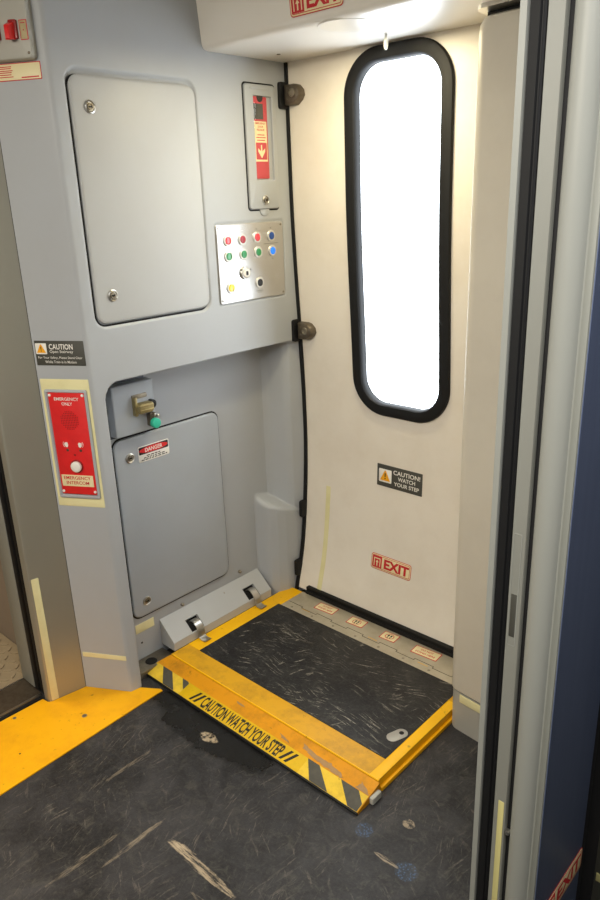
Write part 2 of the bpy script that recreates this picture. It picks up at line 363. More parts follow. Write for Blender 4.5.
me = bpy.data.meshes.new('wall_left'); me.from_pydata(vs.tolist(), [], fs.tolist()); me.polygons.foreach_set('use_smooth', [True]*len(me.polygons)); me.materials.append(M['wall'])
o = bpy.data.objects.new('wall_left', me); COL.objects.link(o); tag(o, kind='structure')
# right-hand moulding beside the door
def rpath(ins=0):
    pts = [(.905+ins, .13), (.905+ins, -.228)]; r = .036-ins
    for k in range(1, 9):
        a = math.pi+math.pi/2*k/8*.93; pts.append((.941+r*math.cos(a), -.228+r*math.sin(a)))
    pts += [(1.40, -.31+ins), (1.40, .13)]; return pts
mb = MB(); prof = [(0, .142), (0, 1.86), (.003, 1.88), (.010, 1.893), (.022, 1.898)]
mb.loops([[V(x, y, z) for x, y in rpath(i)] for i, z in [(.004, .138)]+prof], False, True); mb.build('wall_right', 'post', kind='structure')
MB().prism(rpath(.004), 0, .134).build('baseboard_right', 'post_base', kind='structure')
mb = MB(); mb.prism(rpath(-.004), 1.909, 1.918); mb.build('trim_1', 'steel', kind='structure')
MB().prism(rpath(.004), 1.918, 2.15).build('trim_2', 'fairing', kind='structure')
MB().prism([(.915, .12), (.915, -.22), (1.39, -.29), (1.39, .12)], .134, 1.91).build('trim_3', 'dark', kind='structure')
# fairing over the door
prof = [(.10, 1.95), (-.268, 1.95), (-.281, 1.9515), (-.289, 1.956), (-.2935, 1.965), (-.295, 1.985), (-.310, 2.15), (.10, 2.15)]
mb = MB(); fx = thing('overhead_fairing', (.5, -.1, 1.95), 'glossy cream overhead box above the exterior door', 'ceiling panel')
mb.loops([[V(x, y, z) for y, z in prof] for x in (-.02, .93)], True, True)
fair = mb.build('fairing_shell', 'fairing', fx)
fd = F((.505, -.205, 1.95), (1, 0, 0), (0, -1, 0))      # facing down
MB().lathe(fd, 0, 0, [(.080, -.001), (.079, .001), (.076, .0015), (.072, .0005), (.070, -.0)], 40, False).build('downlight_rim', 'fairing', fx)
MB().lathe(fd, 0, 0, [(.072, .0005), (.04, .0015), (.01, .002)], 40).build('downlight_lens', 'lens', fx)
MB().lathe(fd, 0, -.166, [(.004, 0), (.004, .012), (.0065, .016), (.0065, .03), (.004, .037), (.001, .039)], 14).build('peg', 'clear', fx)
MB().lathe(fd, -.38, -.135, [(.006, 0), (.006, .0015), (.004, .002)], 14).build('screw', 'bronze', fx)
MB().slab(FY(-.3125), -.02, .93, 2.08, 2.084, 0, .0012).build('seam', 'post', fx)

# ------------------------------------------------------------------ exterior door
DX = thing('door_1', (.5, .05, .04), None, None); tag(DX, kind='structure')
xs = np.linspace(.036, .96, 155); zs2 = np.linspace(.04, 2.05, 336)
wx0, wx1, wz0, wz1 = .279, .668, .812, 1.946
gy = np.array([yd(z) for z in zs2]); vs = []; fs = []
for i, x in enumerate(xs):
    for j, z in enumerate(zs2): vs.append((x, gy[j], z))
nz = len(zs2)
for i in range(len(xs)-1):
    for j in range(nz-1):
        if sdrr((xs[i]+xs[i+1])/2, (zs2[j]+zs2[j+1])/2, wx0, wx1, wz0, wz1, .125) > -.022: fs.append((i*nz+j, (i+1)*nz+j, (i+1)*nz+j+1, i*nz+j+1))
mb = MB(); mb.v = [Vector(q) for q in vs]; mb.f = fs; mb.build('door_panel', 'cream', DX, fix=False)
bend = lambda q: (q.x, q.y+yd(q.z), q.z)
cxw, czw, ww, hw_ = (wx0+wx1)/2, (wz0+wz1)/2, wx1-wx0, wz1-wz0
def ringdense(mb, prof, r, seg=14):
    rings = []
    for i, c in prof:
        pts = rr(ww-2*i, hw_-2*i, max(r-i, .03), seg); out = []
        for k in range(len(pts)):
            a, b = pts[k], pts[(k+1) % len(pts)]; n = 24 if abs(a[1]-b[1]) > .4 else 1
            for q in range(n): t = q/n; out.append((a[0]+(b[0]-a[0])*t, a[1]+(b[1]-a[1])*t))
        rings.append([V(cxw+a, -c, czw+b) for a, b in out])
    return mb.loops(rings, False, False)
ringdense(MB(), [(0, -.002), (0, .007), (.003, .011), (.012, .0125), (.026, .0125), (.036, .011), (.040, .006), (.042, -.004), (.042, -.02)], .128).warp(bend).build('window_frame', 'rubber', DX)
gz = np.linspace(wz0+.02, wz1-.02, 30); mb = MB(); vs = []; fs = []
for j, z in enumerate(gz): vs += [(wx0+.02, yd(z)+.010, z), (wx1-.02, yd(z)+.012, z)]
for j in range(len(gz)-1): fs.append((2*j, 2*j+1, 2*j+3, 2*j+2))
mb.add(vs, fs); mb.f = [f for f in mb.f]; mb.build('glass_pane', 'glass', DX, fix=False)
# gasket down the hinge side
pts = [V(.034, yd(z)-.003, z) for z in np.linspace(.03, 2.0, 60)]
MB().strip(pts, (1, 0, 0), .0075, .008).build('gasket', 'rubber', DX)
MB().slab(FY(.012), .092, .95, .036, .050, -.01, .016).slab(FY(.012), .092, .95, .050, .064, -.02, .010).build('bottom_seal', 'rubber', DX)
for z in (.37, .125):
    MB().slab(FX(.03), yd(z)-.030, yd(z)+.004, z-.034, z+.034, -.002, .012, .006).build('latch_keeper', 'rubber', DX)
MB().slab(FY(yd(1.34)), .752, .762, 1.24, 1.43, -.01, .0012).build('tape_strip', 'tape_dull', DX)
pts = []
mb = MB(); mb.strip([V(.150-.004*(.485-z)/.45, yd(z)-.0008, z) for z in np.linspace(.485, .06, 18)], (1, 0, 0), .0105, .001)
mb.build('tape_strip', 'tape', DX)
for z, lab in ((1.852, 'upper weathered metal door hinge block on the cream door'), (1.078, 'lower weathered metal door hinge block below window mid height')):
    y = yd(z); h = thing('door_hinge', (.07, y, z-.03), lab, 'hinge', 'hinge blocks of the exterior door')
    f_ = FY(y)
    MB().slab(FX(.03), y-.042, y+.004, z-.040, z+.040, -.002, .010, .008).build('bracket', 'rubber', h)
    oc = [(.044, -.031), (.085, -.031), (.104, -.018), (.113, -.004), (.110, .012), (.095, .027), (.08, .031), (.044, .031)]
    MB().loops([[f_.p(a, z+b, c) for a, b in [(.07+(p[0]-.07)*k, p[1]*k) for p in oc]] for k, c in ((1, 0), (1, .018), (.90, .027), (.78, .029))], True, True).build('hinge_block', 'bronze', h)
    MB().lathe(f_, .083, z+.003, [(.013, .029), (.013, .033), (.010, .034), (.009, .031), (.004, .031)], 18).build('bolt', 'steel_dull', h)
    MB().lathe(f_, .06, z+.012, [(.005, .029), (.005, .031), (.003, .0315)], 12).build('screw', 'bronze', h)
    MB().lathe(f_, .06, z-.014, [(.005, .029), (.005, .031), (.003, .0315)], 12).build('screw', 'bronze', h)

# ------------------------------------------------------------------ signs
def doorF(x, z):
    dz = .03; t = V(0, yd(z+dz)-yd(z-dz), 2*dz).normalized(); return F((x, yd(z), z), (1, 0, 0), t)
def triangle(fr, cx, cy, s, c, parent, bg='white'):
    MB().slab(fr, cx-s*.62, cx+s*.62, cy-s*.56, cy+s*.56, c, c+.0003, s*.08, .0001).build('triangle_field', bg, parent)
    MB().poly(fr, [(cx-s*.5, cy-s*.42), (cx+s*.5, cy-s*.42), (cx+.05*s, cy+s*.45), (cx-.05*s, cy+s*.45)], c+.0003, c+.0006).build('warning_triangle', 'amber', parent)
    MB().poly(fr, [(cx-s*.035, cy-s*.1), (cx+s*.035, cy-s*.1), (cx+s*.055, cy+s*.22), (cx-s*.055, cy+s*.22)], c+.0006, c+.0008).slab(fr, cx-s*.05, cx+s*.05, cy-s*.28, cy-s*.18, c+.0006, c+.0008, .0005, .0001).build('exclamation_mark', 'black_ink', parent)
def exit_sign(fr, w, h, label, part='exit_sign'):
    t = thing(part, fr.p(0, -h/2, 0), label, 'sign', 'red exit stickers')
    MB().slab(fr, -w/2, w/2, -h/2, h/2, .0002, .0008, h*.16, .0002).build('border', 'red_ink', t)
    b = h*.035; MB().slab(fr, -w/2+b, w/2-b, -h/2+b, h/2-b, .0008, .0010, h*.14, .0001).build('field', 'sticker', t)
    b = h*.13; mb = MB()
    mb.plate(fr, 0, 0, w-2*b*.7, h-2*b*.7, h*.1, [(0, .0011), (h*.03, .0011)], cap1=False).build('inner_line', 'red_ink', t)
    cx = -w*.345; s = h*.74; MB().slab(fr, cx-s*.47, cx+s*.47, -s*.5, s*.5, .0010, .0013, .001, .0001).build('pictogram_field', 'red_ink', t)
    a = s; mb = MB()
    for p in (([-.33, -.4], [-.25, .3]), ([.25, -.4], [.33, .3]), ([-.33, .24], [.33, .33])): mb.slab(fr, cx+p[0][0]*a, cx+p[1][0]*a, p[0][1]*a, p[1][1]*a, .0013, .0015, .0002, .0001)
    mb.poly(fr, [(cx-.05*a, -.38*a), (cx+.05*a, -.38*a), (cx+.05*a, -.05*a), (cx+.15*a, -.05*a), (cx, .16*a), (cx-.15*a, -.05*a), (cx-.05*a, -.05*a)], .0013, .0015)
    mb.build('door_arrow_pictogram', 'sticker', t)
    text(fr, 'EXIT', w*.14, 0, w*.62, h*.62, .0014, 'red_ink', t, bold=.04)
exit_sign(doorF(.461, .255), .176, .060, 'small red bordered EXIT sticker low on the cream exterior door')
exit_sign(F((.478, -.2985, 2.004), (1, 0, 0), (0, -.09, 1)), .176, .062, 'EXIT sticker cut by the top of the picture, on the overhead box')
cs = thing('caution_sign', (.482, yd(.55), .55), 'dark grey CAUTION WATCH YOUR STEP sign on the cream door', 'sign')
fr = doorF(.474, .589)
MB().slab(fr, -.0955, .0955, -.041, .041, .0002, .0012, .002, .0003).build('backing', 'sign_dark', cs)
triangle(fr, -.060, 0, .044, .0012, cs)
text(fr, '', 0, 0, 0, 0, .0016, 'white', cs, bold=.02, lines=[('CAUTION!', .031, .021, .112, .0165), ('WATCH', .031, .0, .072, .0145), ('YOUR STEP', .031, -.021, .105, .0145)])
fc = F((A_[0], A_[1], 0), (dA[0], dA[1], 0), (0, 0, 1))     # corner face: a from its left edge, b = z
cs = thing('caution_sign', fc.p(.084, 1.105), 'CAUTION Open Stairway sign above the red intercom', 'sign')
MB().slab(fc, .008, .161, 1.107, 1.178, .0002, .0012, .002, .0003).build('backing', 'sign_dark', cs)
triangle(fc, .0275, 1.155, .028, .0012, cs)
text(fc, '', 0, 0, 0, 0, .0016, 'white', cs, bold=.02, lines=[('CAUTION', .090, 1.161, .074, .0155)])
text(fc, '', 0, 0, 0, 0, .0016, 'white', cs, bold=.004, lines=[('Open Stairway', .090, 1.146, .073, .0105), ('For Your Safety, Please Stand Clear', .084, 1.129, .138, .0085), ('While Train is in Motion', .084, 1.1175, .098, .0075)])

# ------------------------------------------------------------------ corner face: intercom, switch box, labels
ic = thing('emergency_intercom', fc.p(.085, .68), 'red EMERGENCY INTERCOM plate with white button in a pale luminous border', 'intercom')
def fring(fr, a0, a1, b0, b1, r, prof): return MB().plate(fr, (a0+a1)/2, (b0+b1)/2, a1-a0, b1-b0, r, prof, cap1=False)
fring(fc, .008, .161, .670, 1.067, .002, [(0, .0), (0, .001), (.011, .001)]).build('luminous_border', 'tape', ic)
MB().slab(fc, .008, .161, 1.036, 1.066, .001, .0013).build('luminous_band', 'tape', ic); MB().slab(fc, .008, .161, .671, .699, .001, .0013).build('luminous_band', 'tape', ic)
fring(fc, .0185, .1525, .699, 1.037, .006, [(0, .0), (0, .006), (.003, .008), (.007, .008), (.010, .002)]).build('housing_rim', 'wall', ic)
MB().slab(fc, .0285, .1435, .712, 1.028, .0, .0055, .005, .001).build('red_plate', 'red', ic)
mb = MB(); g = MB().lathe(fc, .087, .945, [(.031, .0055), (.031, .0058)], 30).build('speaker_grille', 'red', ic)
for i in range(-5, 6):
    for j in range(-5, 6):
        x, y = i*.0052, j*.0052
        if math.hypot(x, y) < .029: mb.lathe(fc, .087+x, .945+y, [(.0019, .0058), (.0017, .0060)], 6)
mb.build('grille_perforations', 'red_dark', g, kind='stuff')
for x, y in ((.034, 1.02), (.138, 1.021), (.034, .721), (.138, .722)):
    MB().lathe(fc, x, y, [(.0045, .0055), (.0042, .0072), (.003, .0078)], 14).build('screw', 'white', ic)
for x in (.0668, .1095): MB().lathe(fc, x, .853, [(.0042, .0055), (.0042, .0065), (.003, .0067)], 12).build('indicator_light', 'bronze', ic)
MB().lathe(fc, .088, .838, [(.0035, .0055), (.003, .0058)], 10).build('microphone_hole', 'red_dark', ic)
MB().lathe(fc, .090, .803, [(.0205, .0055), (.0205, .008), (.018, .009)], 28).build('button_ring', 'red_dark', ic)
MB().lathe(fc, .0905, .803, [(.0165, .008), (.0165, .015), (.014, .017), (.006, .018)], 28).build('push_button', 'white', ic)
MB().slab(fc, .034, .137, .738, .774, .0055, .0065, .001, .0002).build('label_plate', 'sticker', ic)
text(fc, '', 0, 0, 0, 0, .0068, 'red_ink', ic, bold=.015, lines=[('EMERGENCY', .0855, .765, .088, .0105), ('INTERCOM', .0855, .7495, .074, .0105)])
text(fc, '', 0, 0, 0, 0, .0060, 'white', ic, bold=.015, lines=[('EMERGENCY', .086, 1.0095, .078, .0095), ('ONLY', .086, .995, .034, .0095)])
for cx, sgn in ((.066, -1), (.109, 1)):
    mb = MB(); mb.poly(fc, [(cx-.004, .863), (cx+.002, .862), (cx+.005, .868), (cx+.004, .876), (cx-.002, .878), (cx-.006, .873)], .0056, .0060)
    for k in range(2):
        pts = [fc.p(cx+sgn*(.007+.004*k)*math.cos(a), .871+(.007+.004*k)*math.sin(a), .0058) for a in np.linspace(-.8, .8, 6)]; mb.tube(pts, .0008, 5)
    mb.build('intercom_symbol', 'white', ic)
sb = thing('switch_box', fc.p(.06, 1.88), 'grey box with red toggle switches at the top left corner', 'switch box')
MB().plate(fc, .0685, 1.975, .147, .19, .012, [(0, 0), (0, .018), (.003, .022), (.007, .023)], cap0=True).build('box_cover', 'post_base', sb)
for x in (.0525, .1005):
    tg = MB().slab(fc, x-.010, x+.011, 1.924, 1.966, .023, .030, .003, .001).build('toggle_switch', 'red_dark', sb)
    MB().loops([[fc.p(a, b, c) for a, b in q] for q, c in (([(x-.010, 1.922), (x+.006, 1.922), (x+.006, 1.960), (x-.010, 1.960)], .030), ([(x-.011, 1.920), (x+.003, 1.920), (x+.003, 1.952), (x-.011, 1.952)], .047), ([(x-.009, 1.923), (x+.001, 1.923), (x+.001, 1.946), (x-.009, 1.946)], .050))], True, True).build('guard_lever', 'red', tg)
MB().slab(fc, .1165, .1375, 1.921, 1.965, .023, .0236, .002).build('label_border', 'red_ink', sb)
MB().slab(fc, .1185, .1355, 1.923, 1.963, .0236, .0240, .002).slab(fc, .1185, .1355, 1.923, 1.963, .0236, .0240).build('label_field', 'sticker', sb)
MB().slab(fc, .121, .133, 1.957, 1.959, .0240, .0243).slab(fc, .1255, .1285, 1.941, 1.944, .0240, .0243).build('label_mark', 'red_ink', sb)
for x, y in ((.133, 1.893), (.127, 2.058)): MB().lathe(fc, x, y, [(.0035, .023), (.003, .0245), (.0015, .025)], 10).build('screw', 'bronze', sb)
il = thing('instruction_label', fc.p(.06, 1.838), 'pale label with red printed lines under the toggle switch box', 'label')
MB().slab(fc, .0, .1465, 1.8375, 1.8775, .0002, .0008, .002).build('border', 'red_ink', il)
MB().slab(fc, .002, .1445, 1.8395, 1.8755, .0008, .0011, .002, .0001).build('field', 'sticker', il)
mb = MB()
for k, z in enumerate((1.870, 1.866, 1.861, 1.857, 1.852, 1.847)): mb.slab(fc, .005, .062+.014*random.random(), z-.0013, z+.0008, .0011, .0013, .0003, .0001)
mb.slab(fc, .09, .139, 1.8425, 1.8455, .0011, .0013, .0003, .0001)
mb.build('printed_line', 'red_ink', il, kind='stuff')
MB().slab(fc, .0075, .163, .124, .141, .0002, .001, .001, .0002).build('luminous_tape', 'tape', label='horizontal pale luminous tape at the foot of the grey corner face under the intercom', cat='tape')

# ------------------------------------------------------------------ upper wall
def lock(fr, a, b, c, parent, s=1):
    l = MB().lathe(fr, a, b, [(.017*s, c), (.0165*s, c+.003), (.0135*s, c+.0045), (.0115*s, c+.003), (.0108*s, c+.0015), (.0095*s, c+.0015)], 28).build('quarter_turn_lock', 'steel', parent)
    MB().lathe(fr, a, b, [(.0095*s, c+.0015), (.009*s, c+.0045), (.0065*s, c+.005), (.0060*s, c+.003)], 20).build('lock_socket', 'steel_dull', l)
    MB().slab(fr, a-.0055*s, a+.0055*s, b-.0018*s, b+.0018*s, c+.003, c+.0052, .001, .0002).build('key_slot', 'dark', l)
fw_ = FX(.03)
h = thing('access_panel', (.03, -.545, 1.216), 'large upper grey access panel with two round locks, left of the push buttons', 'access panel')
MB().plate(fw_, -.5465, 1.5305, .420, .648, .034, [(0, -.010), (0, -.0045), (.002, -.0035), (.005, -.0035)], cap1=False).build('gasket', 'rubber', h)
MB().plate(fw_, -.5420, 1.5345, .414, .640, .030, [(0, -.009), (0, -.002), (.0012, .001), (.004, .0025), (.009, .003)], cap0=True).build('door_leaf', 'hatch', h)
lock(fw_, -.696, 1.778, .003, h); lock(fw_, -.694, 1.291, .003, h)
e = thing('emergency_release_box', (.03, -.07, 1.503), 'narrow grey emergency release cover with a red handle behind its window', 'release box')
mb = MB(); ox, oz, ow, oh = -.0708, 1.690, .1355, .374
def rg(cx, cz, w_, h_, r_, c): return [fw_.p(cx+a, cz+b, c) for a, b in rr(w_, h_, r_)]
mb.loops([rg(ox, oz, ow, oh, .010, -.004), rg(ox, oz, ow, oh, .010, .005), rg(ox, oz, ow-.003, oh-.003, .009, .0075), rg(ox, oz, ow-.007, oh-.007, .007, .0085), rg(-.062, 1.7185, .084, .253, .003, .0085), rg(-.062, 1.7185, .082, .251, .002, .0075), rg(-.062, 1.7185, .082, .251, .002, -.0005)], False, False)
mb.build('cover_plate', 'wall', e)
fring(fw_, -.1435, .002, 1.498, 1.882, .013, [(0, 0), (0, .0008), (.006, .0008)]).build('gasket', 'rubber', e)
MB().slab(fw_, -.108, -.016, 1.588, 1.848, -.002, -.0005).build('back_plate', 'bronze', e)
hd = MB().slab(fw_, -.103, -.040, 1.598, 1.842, -.0005, .0035, .004).build('red_handle', 'red_pale', e)
MB().slab(fw_, -.100, -.058, 1.776, 1.822, .0035, .0045, .001).build('dark_inset', 'sign_dark', hd)
MB().lathe(fw_, -.070, 1.84, [(.014, .0035), (.013, .0045)], 20).build('pull_ring', 'black_ink', hd)
MB().slab(fw_, -.100, -.046, 1.65, 1.770, .0035, .0045, .001, .0002).build('instruction_label', 'sticker', hd)
MB().slab(fw_, -.097, -.049, 1.656, 1.707, .0045, .0048, .002, .0001).build('arrow_field', 'red_pale', hd)
MB().poly(fw_, [(-.0755, .0+1.7), (-.0705, 1.7), (-.0700, 1.681), (-.057, 1.690), (-.0575, 1.680), (-.073, 1.660), (-.0885, 1.680), (-.089, 1.690), (-.076, 1.681)], .0048, .0051).build('down_arrow', 'sticker', hd)
text(fw_, '', 0, 0, 0, 0, .0047, 'red_ink', hd, bold=.02, lines=[('EMERGENCY', -.073, 1.764, .046, .006), ('DOOR', -.073, 1.7545, .024, .006), ('RELEASE', -.073, 1.745, .034, .006)])
mb = MB()
for k, z in enumerate((1.730, 1.722, 1.714)): mb.slab(fw_, -.073-(.016, .021, .018)[k], -.073+(.016, .021, .018)[k], z-.0013, z+.0013, .0045, .0047, .0003, .0001)
mb.build('printed_line', 'red_ink', hd, kind='stuff')
MB().slab(fw_, -.104, -.020, 1.592, 1.845, .0055, .0058).build('window_pane', 'pane', e)
lock(fw_, -.0695, 1.531, .008, e, .9)
MB().lathe(fw_, -.07, 1.503, [(.022, -.002), (.022, .003), (.019, .0045)], 26).build('pull_tab', 'wall', e)
MB().slab(fw_, -.118, -.03, 1.862, 1.868, .008, .0095).build('hinge_line', 'wall', e)
# control panel
cp = thing('control_panel', (.03, -.14, 1.213), 'brushed steel panel with coloured push buttons and a key switch', 'control panel')
MB().plate(fw_, -.1385, 1.3375, .305, .248, .010, [(0, -.004), (0, .0005), (.001, .0016), (.003, .002)], cap0=True).build('steel_plate', 'panel_steel', cp)
for x, z, m_, lb in ((-.245, 1.412, 'btn_red', 'light red button top'), (-.18, 1.412, 'btn_darkred', 'dark red button top'), (-.113, 1.415, 'btn_red', 'light red button top'), (-.046, 1.416, 'btn_blue', 'dark blue button top'),
                 (-.245, 1.363, 'btn_green', 'green button top'), (-.178, 1.365, 'btn_green', 'green button top'), (-.111, 1.367, 'btn_green', 'green button top'), (-.043, 1.367, 'btn_lit', 'lit blue button top'),
                 (-.111, 1.267, 'black_ink', 'black button top'), (-.243, 1.263, 'btn_yellow', 'yellow button top')):
    b = MB().lathe(fw_, x, z, [(.0185, .002), (.0185, .0045), (.017, .006), (.0135, .0065), (.0125, .006), (.0125, .005)], 26).build('push_button', 'silver', cp)
    c = MB().lathe(fw_, x, z, [(.0122, .005), (.0122, .0065), (.011, .0074), (.006, .0076)], 24).build('button_cap', m_, b); c['label'] = lb
k = MB().lathe(fw_, -.178, 1.305, [(.021, .002), (.021, .007), (.019, .010), (.0165, .0105), (.0155, .008)], 28).build('key_switch', 'steel', cp)
MB().lathe(fw_, -.178, 1.305, [(.0150, .008), (.0145, .014), (.012, .0155)], 24).build('key_barrel', 'white', k)
MB().slab(fw_, -.183, -.173, 1.298, 1.312, .0155, .0160, .003, .0002).build('key_slot', 'black_ink', k)
for x, z in ((-.281, 1.451), (.003, 1.451), (-.281, 1.224), (.003, 1.224)): MB().lathe(fw_, x, z, [(.0038, .002), (.0034, .003), (.002, .0033)], 12).build('screw', 'steel_dull', cp)
mb = MB()
for a in ((-.082, -.014, 1.3905, 1.3925), (-.127, -.095, 1.2395, 1.2415), (-.121, -.101, 1.2345, 1.2362), (-.248, -.242, 1.437, 1.440), (-.116, -.110, 1.440, 1.443), (-.05, -.043, 1.440, 1.443), (-.046, -.04, 1.340, 1.343), (-.210, -.206, 1.312, 1.316), (-.152, -.146, 1.311, 1.317)): mb.slab(fw_, a[0], a[1], a[2], a[3], .002, .0023, .0002, .0001)
mb.build('engraved_mark', 'leaf', cp, kind='stuff')

# ------------------------------------------------------------------ recess: lower panel, lock box, skirt
fl = FX(-.075)
h = thing('access_panel', (-.07, -.475, .182), 'lower blue-grey access panel inside the recess, with a danger sticker', 'access panel')
MB().plate(fl, -.4745, .506, .446, .656, .034, [(0, -.001), (0, .0015), (.003, .002), (.006, .002)], cap1=False).build('gasket', 'rubber', h)
MB().plate(fl, -.4745, .507, .434, .644, .030, [(0, 0), (0, .006), (.001, .0085), (.004, .010), (.008, .0105)], cap0=True).build('door_leaf', 'hatch_low', h)
lock(fl, -.638, .762, .0105, h); lock(fl, -.638, .239, .0105, h)
ds = thing('danger_sticker', (-.064, -.54, .735), 'white DANGER sticker with red oval on the lower access panel', 'sticker')
fs_ = FX(-.0644)
MB().slab(fs_, -.606, -.482, .735, .789, 0, .0008, .005, .0002).build('backing', 'white', ds)
MB().slab(fs_, -.603, -.485, .761, .786, .0008, .0011, .003, .0001).build('heading_field', 'black_ink', ds)
mb = MB(); mb.loops([[fs_.p(-.544+.057*math.cos(a), .7735+.0108*math.sin(a), c) for a in np.linspace(0, 2*math.pi, 33)[:-1]] for c in (.0011, .0013)], False, True); mb.build('red_oval', 'red', ds)
text(fs_, 'DANGER', -.544, .7735, .070, .0135, .0014, 'white', ds, bold=.02)
mb = MB()
for z, L in ((.7535, .030), (.7475, .042), (.7415, .052)):
    x = -.544-L
    while x < -.544+L-.004: wl = random.uniform(.006, .014); mb.slab(fs_, x, min(x+wl, -.544+L), z-.0016, z+.0016, .0008, .0011, .0003, .0001); x += wl+.003
mb.build('printed_line', 'black_ink', ds, kind='stuff')
lb = thing('lock_box', (-.06, -.61, .845), 'small grey box with a brass latch and teal capped plunger, top left in the recess', 'lock box')
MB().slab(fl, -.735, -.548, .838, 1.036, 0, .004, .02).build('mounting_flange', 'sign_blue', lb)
MB().plate(fl, -.617, .9285, .154, .163, .004, [(0, 0), (0, .036), (.002, .0385), (.004, .039)], cap0=True).build('box_body', 'hatch_low', lb)
fb = FX(-.036)
MB().slab(fb, -.626, -.570, .958, .972, 0, .004, .003).build('name_plate', 'steel_dull', lb)
la = MB().slab(fb, -.626, -.615, .905, .965, 0, .014, .003).build('latch_body', 'brass', lb)
MB().plate(fb, -.590, .928, .060, .034, .012, [(0, .004), (0, .022), (.003, .026), (.007, .027)], cap0=True).build('latch_handle', 'brass', la)
MB().slab(fb, -.618, -.566, .934, .939, .027, .030).slab(fb, -.618, -.566, .920, .925, .027, .030).build('latch_ridge', 'brass', la)
pl = MB().lathe(fb, -.5575, .932, [(.015, 0), (.015, .012), (.011, .014), (.008, .018)], 20).build('knob', 'rubber', lb)
MB().slab(fb, -.577, -.552, .862, .905, 0, .018, .004).build('plunger_housing', 'bronze', lb)
MB().lathe(fb, -.562, .872, [(.0165, .018), (.0165, .030), (.014, .033), (.009, .034)], 24).build('teal_plunger', 'teal', lb)
MB().lathe(fb, -.546, .893, [(.005, .0), (.005, .022), (.003, .024)], 12).lathe(fb, -.563, .900, [(.005, .016), (.005, .026), (.003, .027)], 12).build('plunger_screw', 'steel', lb)
for x, z in ((-.705, .985), (-.703, .88), (-.533, .985)): MB().lathe(fl, x, z, [(.0045, .003), (.004, .006), (.002, .007)], 12).build('screw', 'steel', lb)
MB().slab(fl, -.690, -.613, .124, .158, 0, .001, .001).build('luminous_tape', 'tape', label='short pale luminous tape piece below the lower access panel', cat='tape')
for y, z in ((-.487, .138), (-.200, .150)):
    MB().lathe(fl, y, z+.012, [(.006, -.001), (.006, .008), (.004, .011), (.002, .012)], 12).build('clip_screw', 'steel_dull', label='small clip screw on the recess wall above the white sloped cover', cat='screw', group='clip screws above the sloped cover')
MB().lathe(fl, -.671, .082, [(.004, 0), (.003, .0006)], 10).build('screw_hole', 'dark', label='tiny dark hole in the recess wall beside the sloped cover', cat='hole')
sk = thing('sloped_cover', (-.04, -.35, .035), 'light grey sloped metal cover with two hold-down hooks along the trap', 'cover')
# slope with two real notches
zs_lo, zs_hi = .068, .136; xf, xbk = .0, -.074; y0s, y1s = -.59, -.105
fsl = F((xf, 0, zs_lo), (0, 1, 0), (xbk-xf, 0, zs_hi-zs_lo)); sl = math.hypot(xbk-xf, zs_hi-zs_lo)
holes = ((-.505, -.449, .004, .054), (-.222, -.164, .004, .054)); cuts = [y0s, -.505, -.449, -.222, -.164, y1s]
mb = MB(); fdn = []
for a, b in ((y0s, -.505), (-.449, -.222), (-.164, y1s)): mb.add([fsl.p(a, 0), fsl.p(b, 0), fsl.p(b, sl), fsl.p(a, sl)], [(0, 1, 2, 3)])
for (a, b, c0, c1) in holes:
    mb.add([fsl.p(a, c1), fsl.p(b, c1), fsl.p(b, sl), fsl.p(a, sl)], [(0, 1, 2, 3)])
    mb.add([fsl.p(a, 0), fsl.p(b, 0), fsl.p(b, c0), fsl.p(a, c0)], [(0, 1, 2, 3)])
    mb.add([fsl.p(a, c0), fsl.p(b, c0), fsl.p(b, c1), fsl.p(a, c1), fsl.p(a, c0, -.012), fsl.p(b, c0, -.012), fsl.p(b, c1, -.012), fsl.p(a, c1, -.012)], [(0, 1, 5, 4), (1, 2, 6, 5), (2, 3, 7, 6), (3, 0, 4, 7)])
mb.add([(xf, y0s, .037), (xf, y1s, .037), (xf, y1s, zs_lo), (xf, y0s, zs_lo)], [(0, 1, 2, 3)])
for y in (y0s, y1s): mb.add([(xf, y, .037), (xf, y, zs_lo), (xbk, y, zs_hi), (xbk, y, .037)], [(0, 1, 2, 3)])
mb.build('cover_shell', 'hatch', sk, smooth=20, fix=False)
for (a, b, c0, c1) in holes:
    MB().slab(fsl, a+.0005, b-.0005, c0+.0005, c1-.0005, -.013, -.0115).build('slot', 'dark', sk)
    yc = (a+b)/2+.002
    pts = [fsl.p(yc, .045, -.008), fsl.p(yc, .040, .006), fsl.p(yc, .030, .013), fsl.p(yc, .014, .013), V(.010, yc, .072), V(.011, yc, .058), V(.014, yc, .046), V(.022, yc, .041), V(.034, yc, .0405), V(.046, yc, .043)]
    MB().strip(pts, (0, 1, 0), .0145, .003).build('hold_down_hook', 'steel', sk)
MB().lathe(fsl, -.30, .075, [(.003, 0), (.0025, .0006)], 8).build('rivet', 'steel_dull', sk)
MB().slab(FW, -.073, -.003, -.750, -.592, .0, .022, .002).build('steel_bracket_plate', 'steel_dull', label='grimy steel plate on the floor left of the sloped cover', cat='plate')
MB().lathe(FZ(.0222), -.036, -.668, [(.021, 0), (.020, .0012), (.014, .0014), (.013, .0002)], 24).build('socket_hole', 'dark', label='round black socket in the grimy steel floor plate', cat='hole')

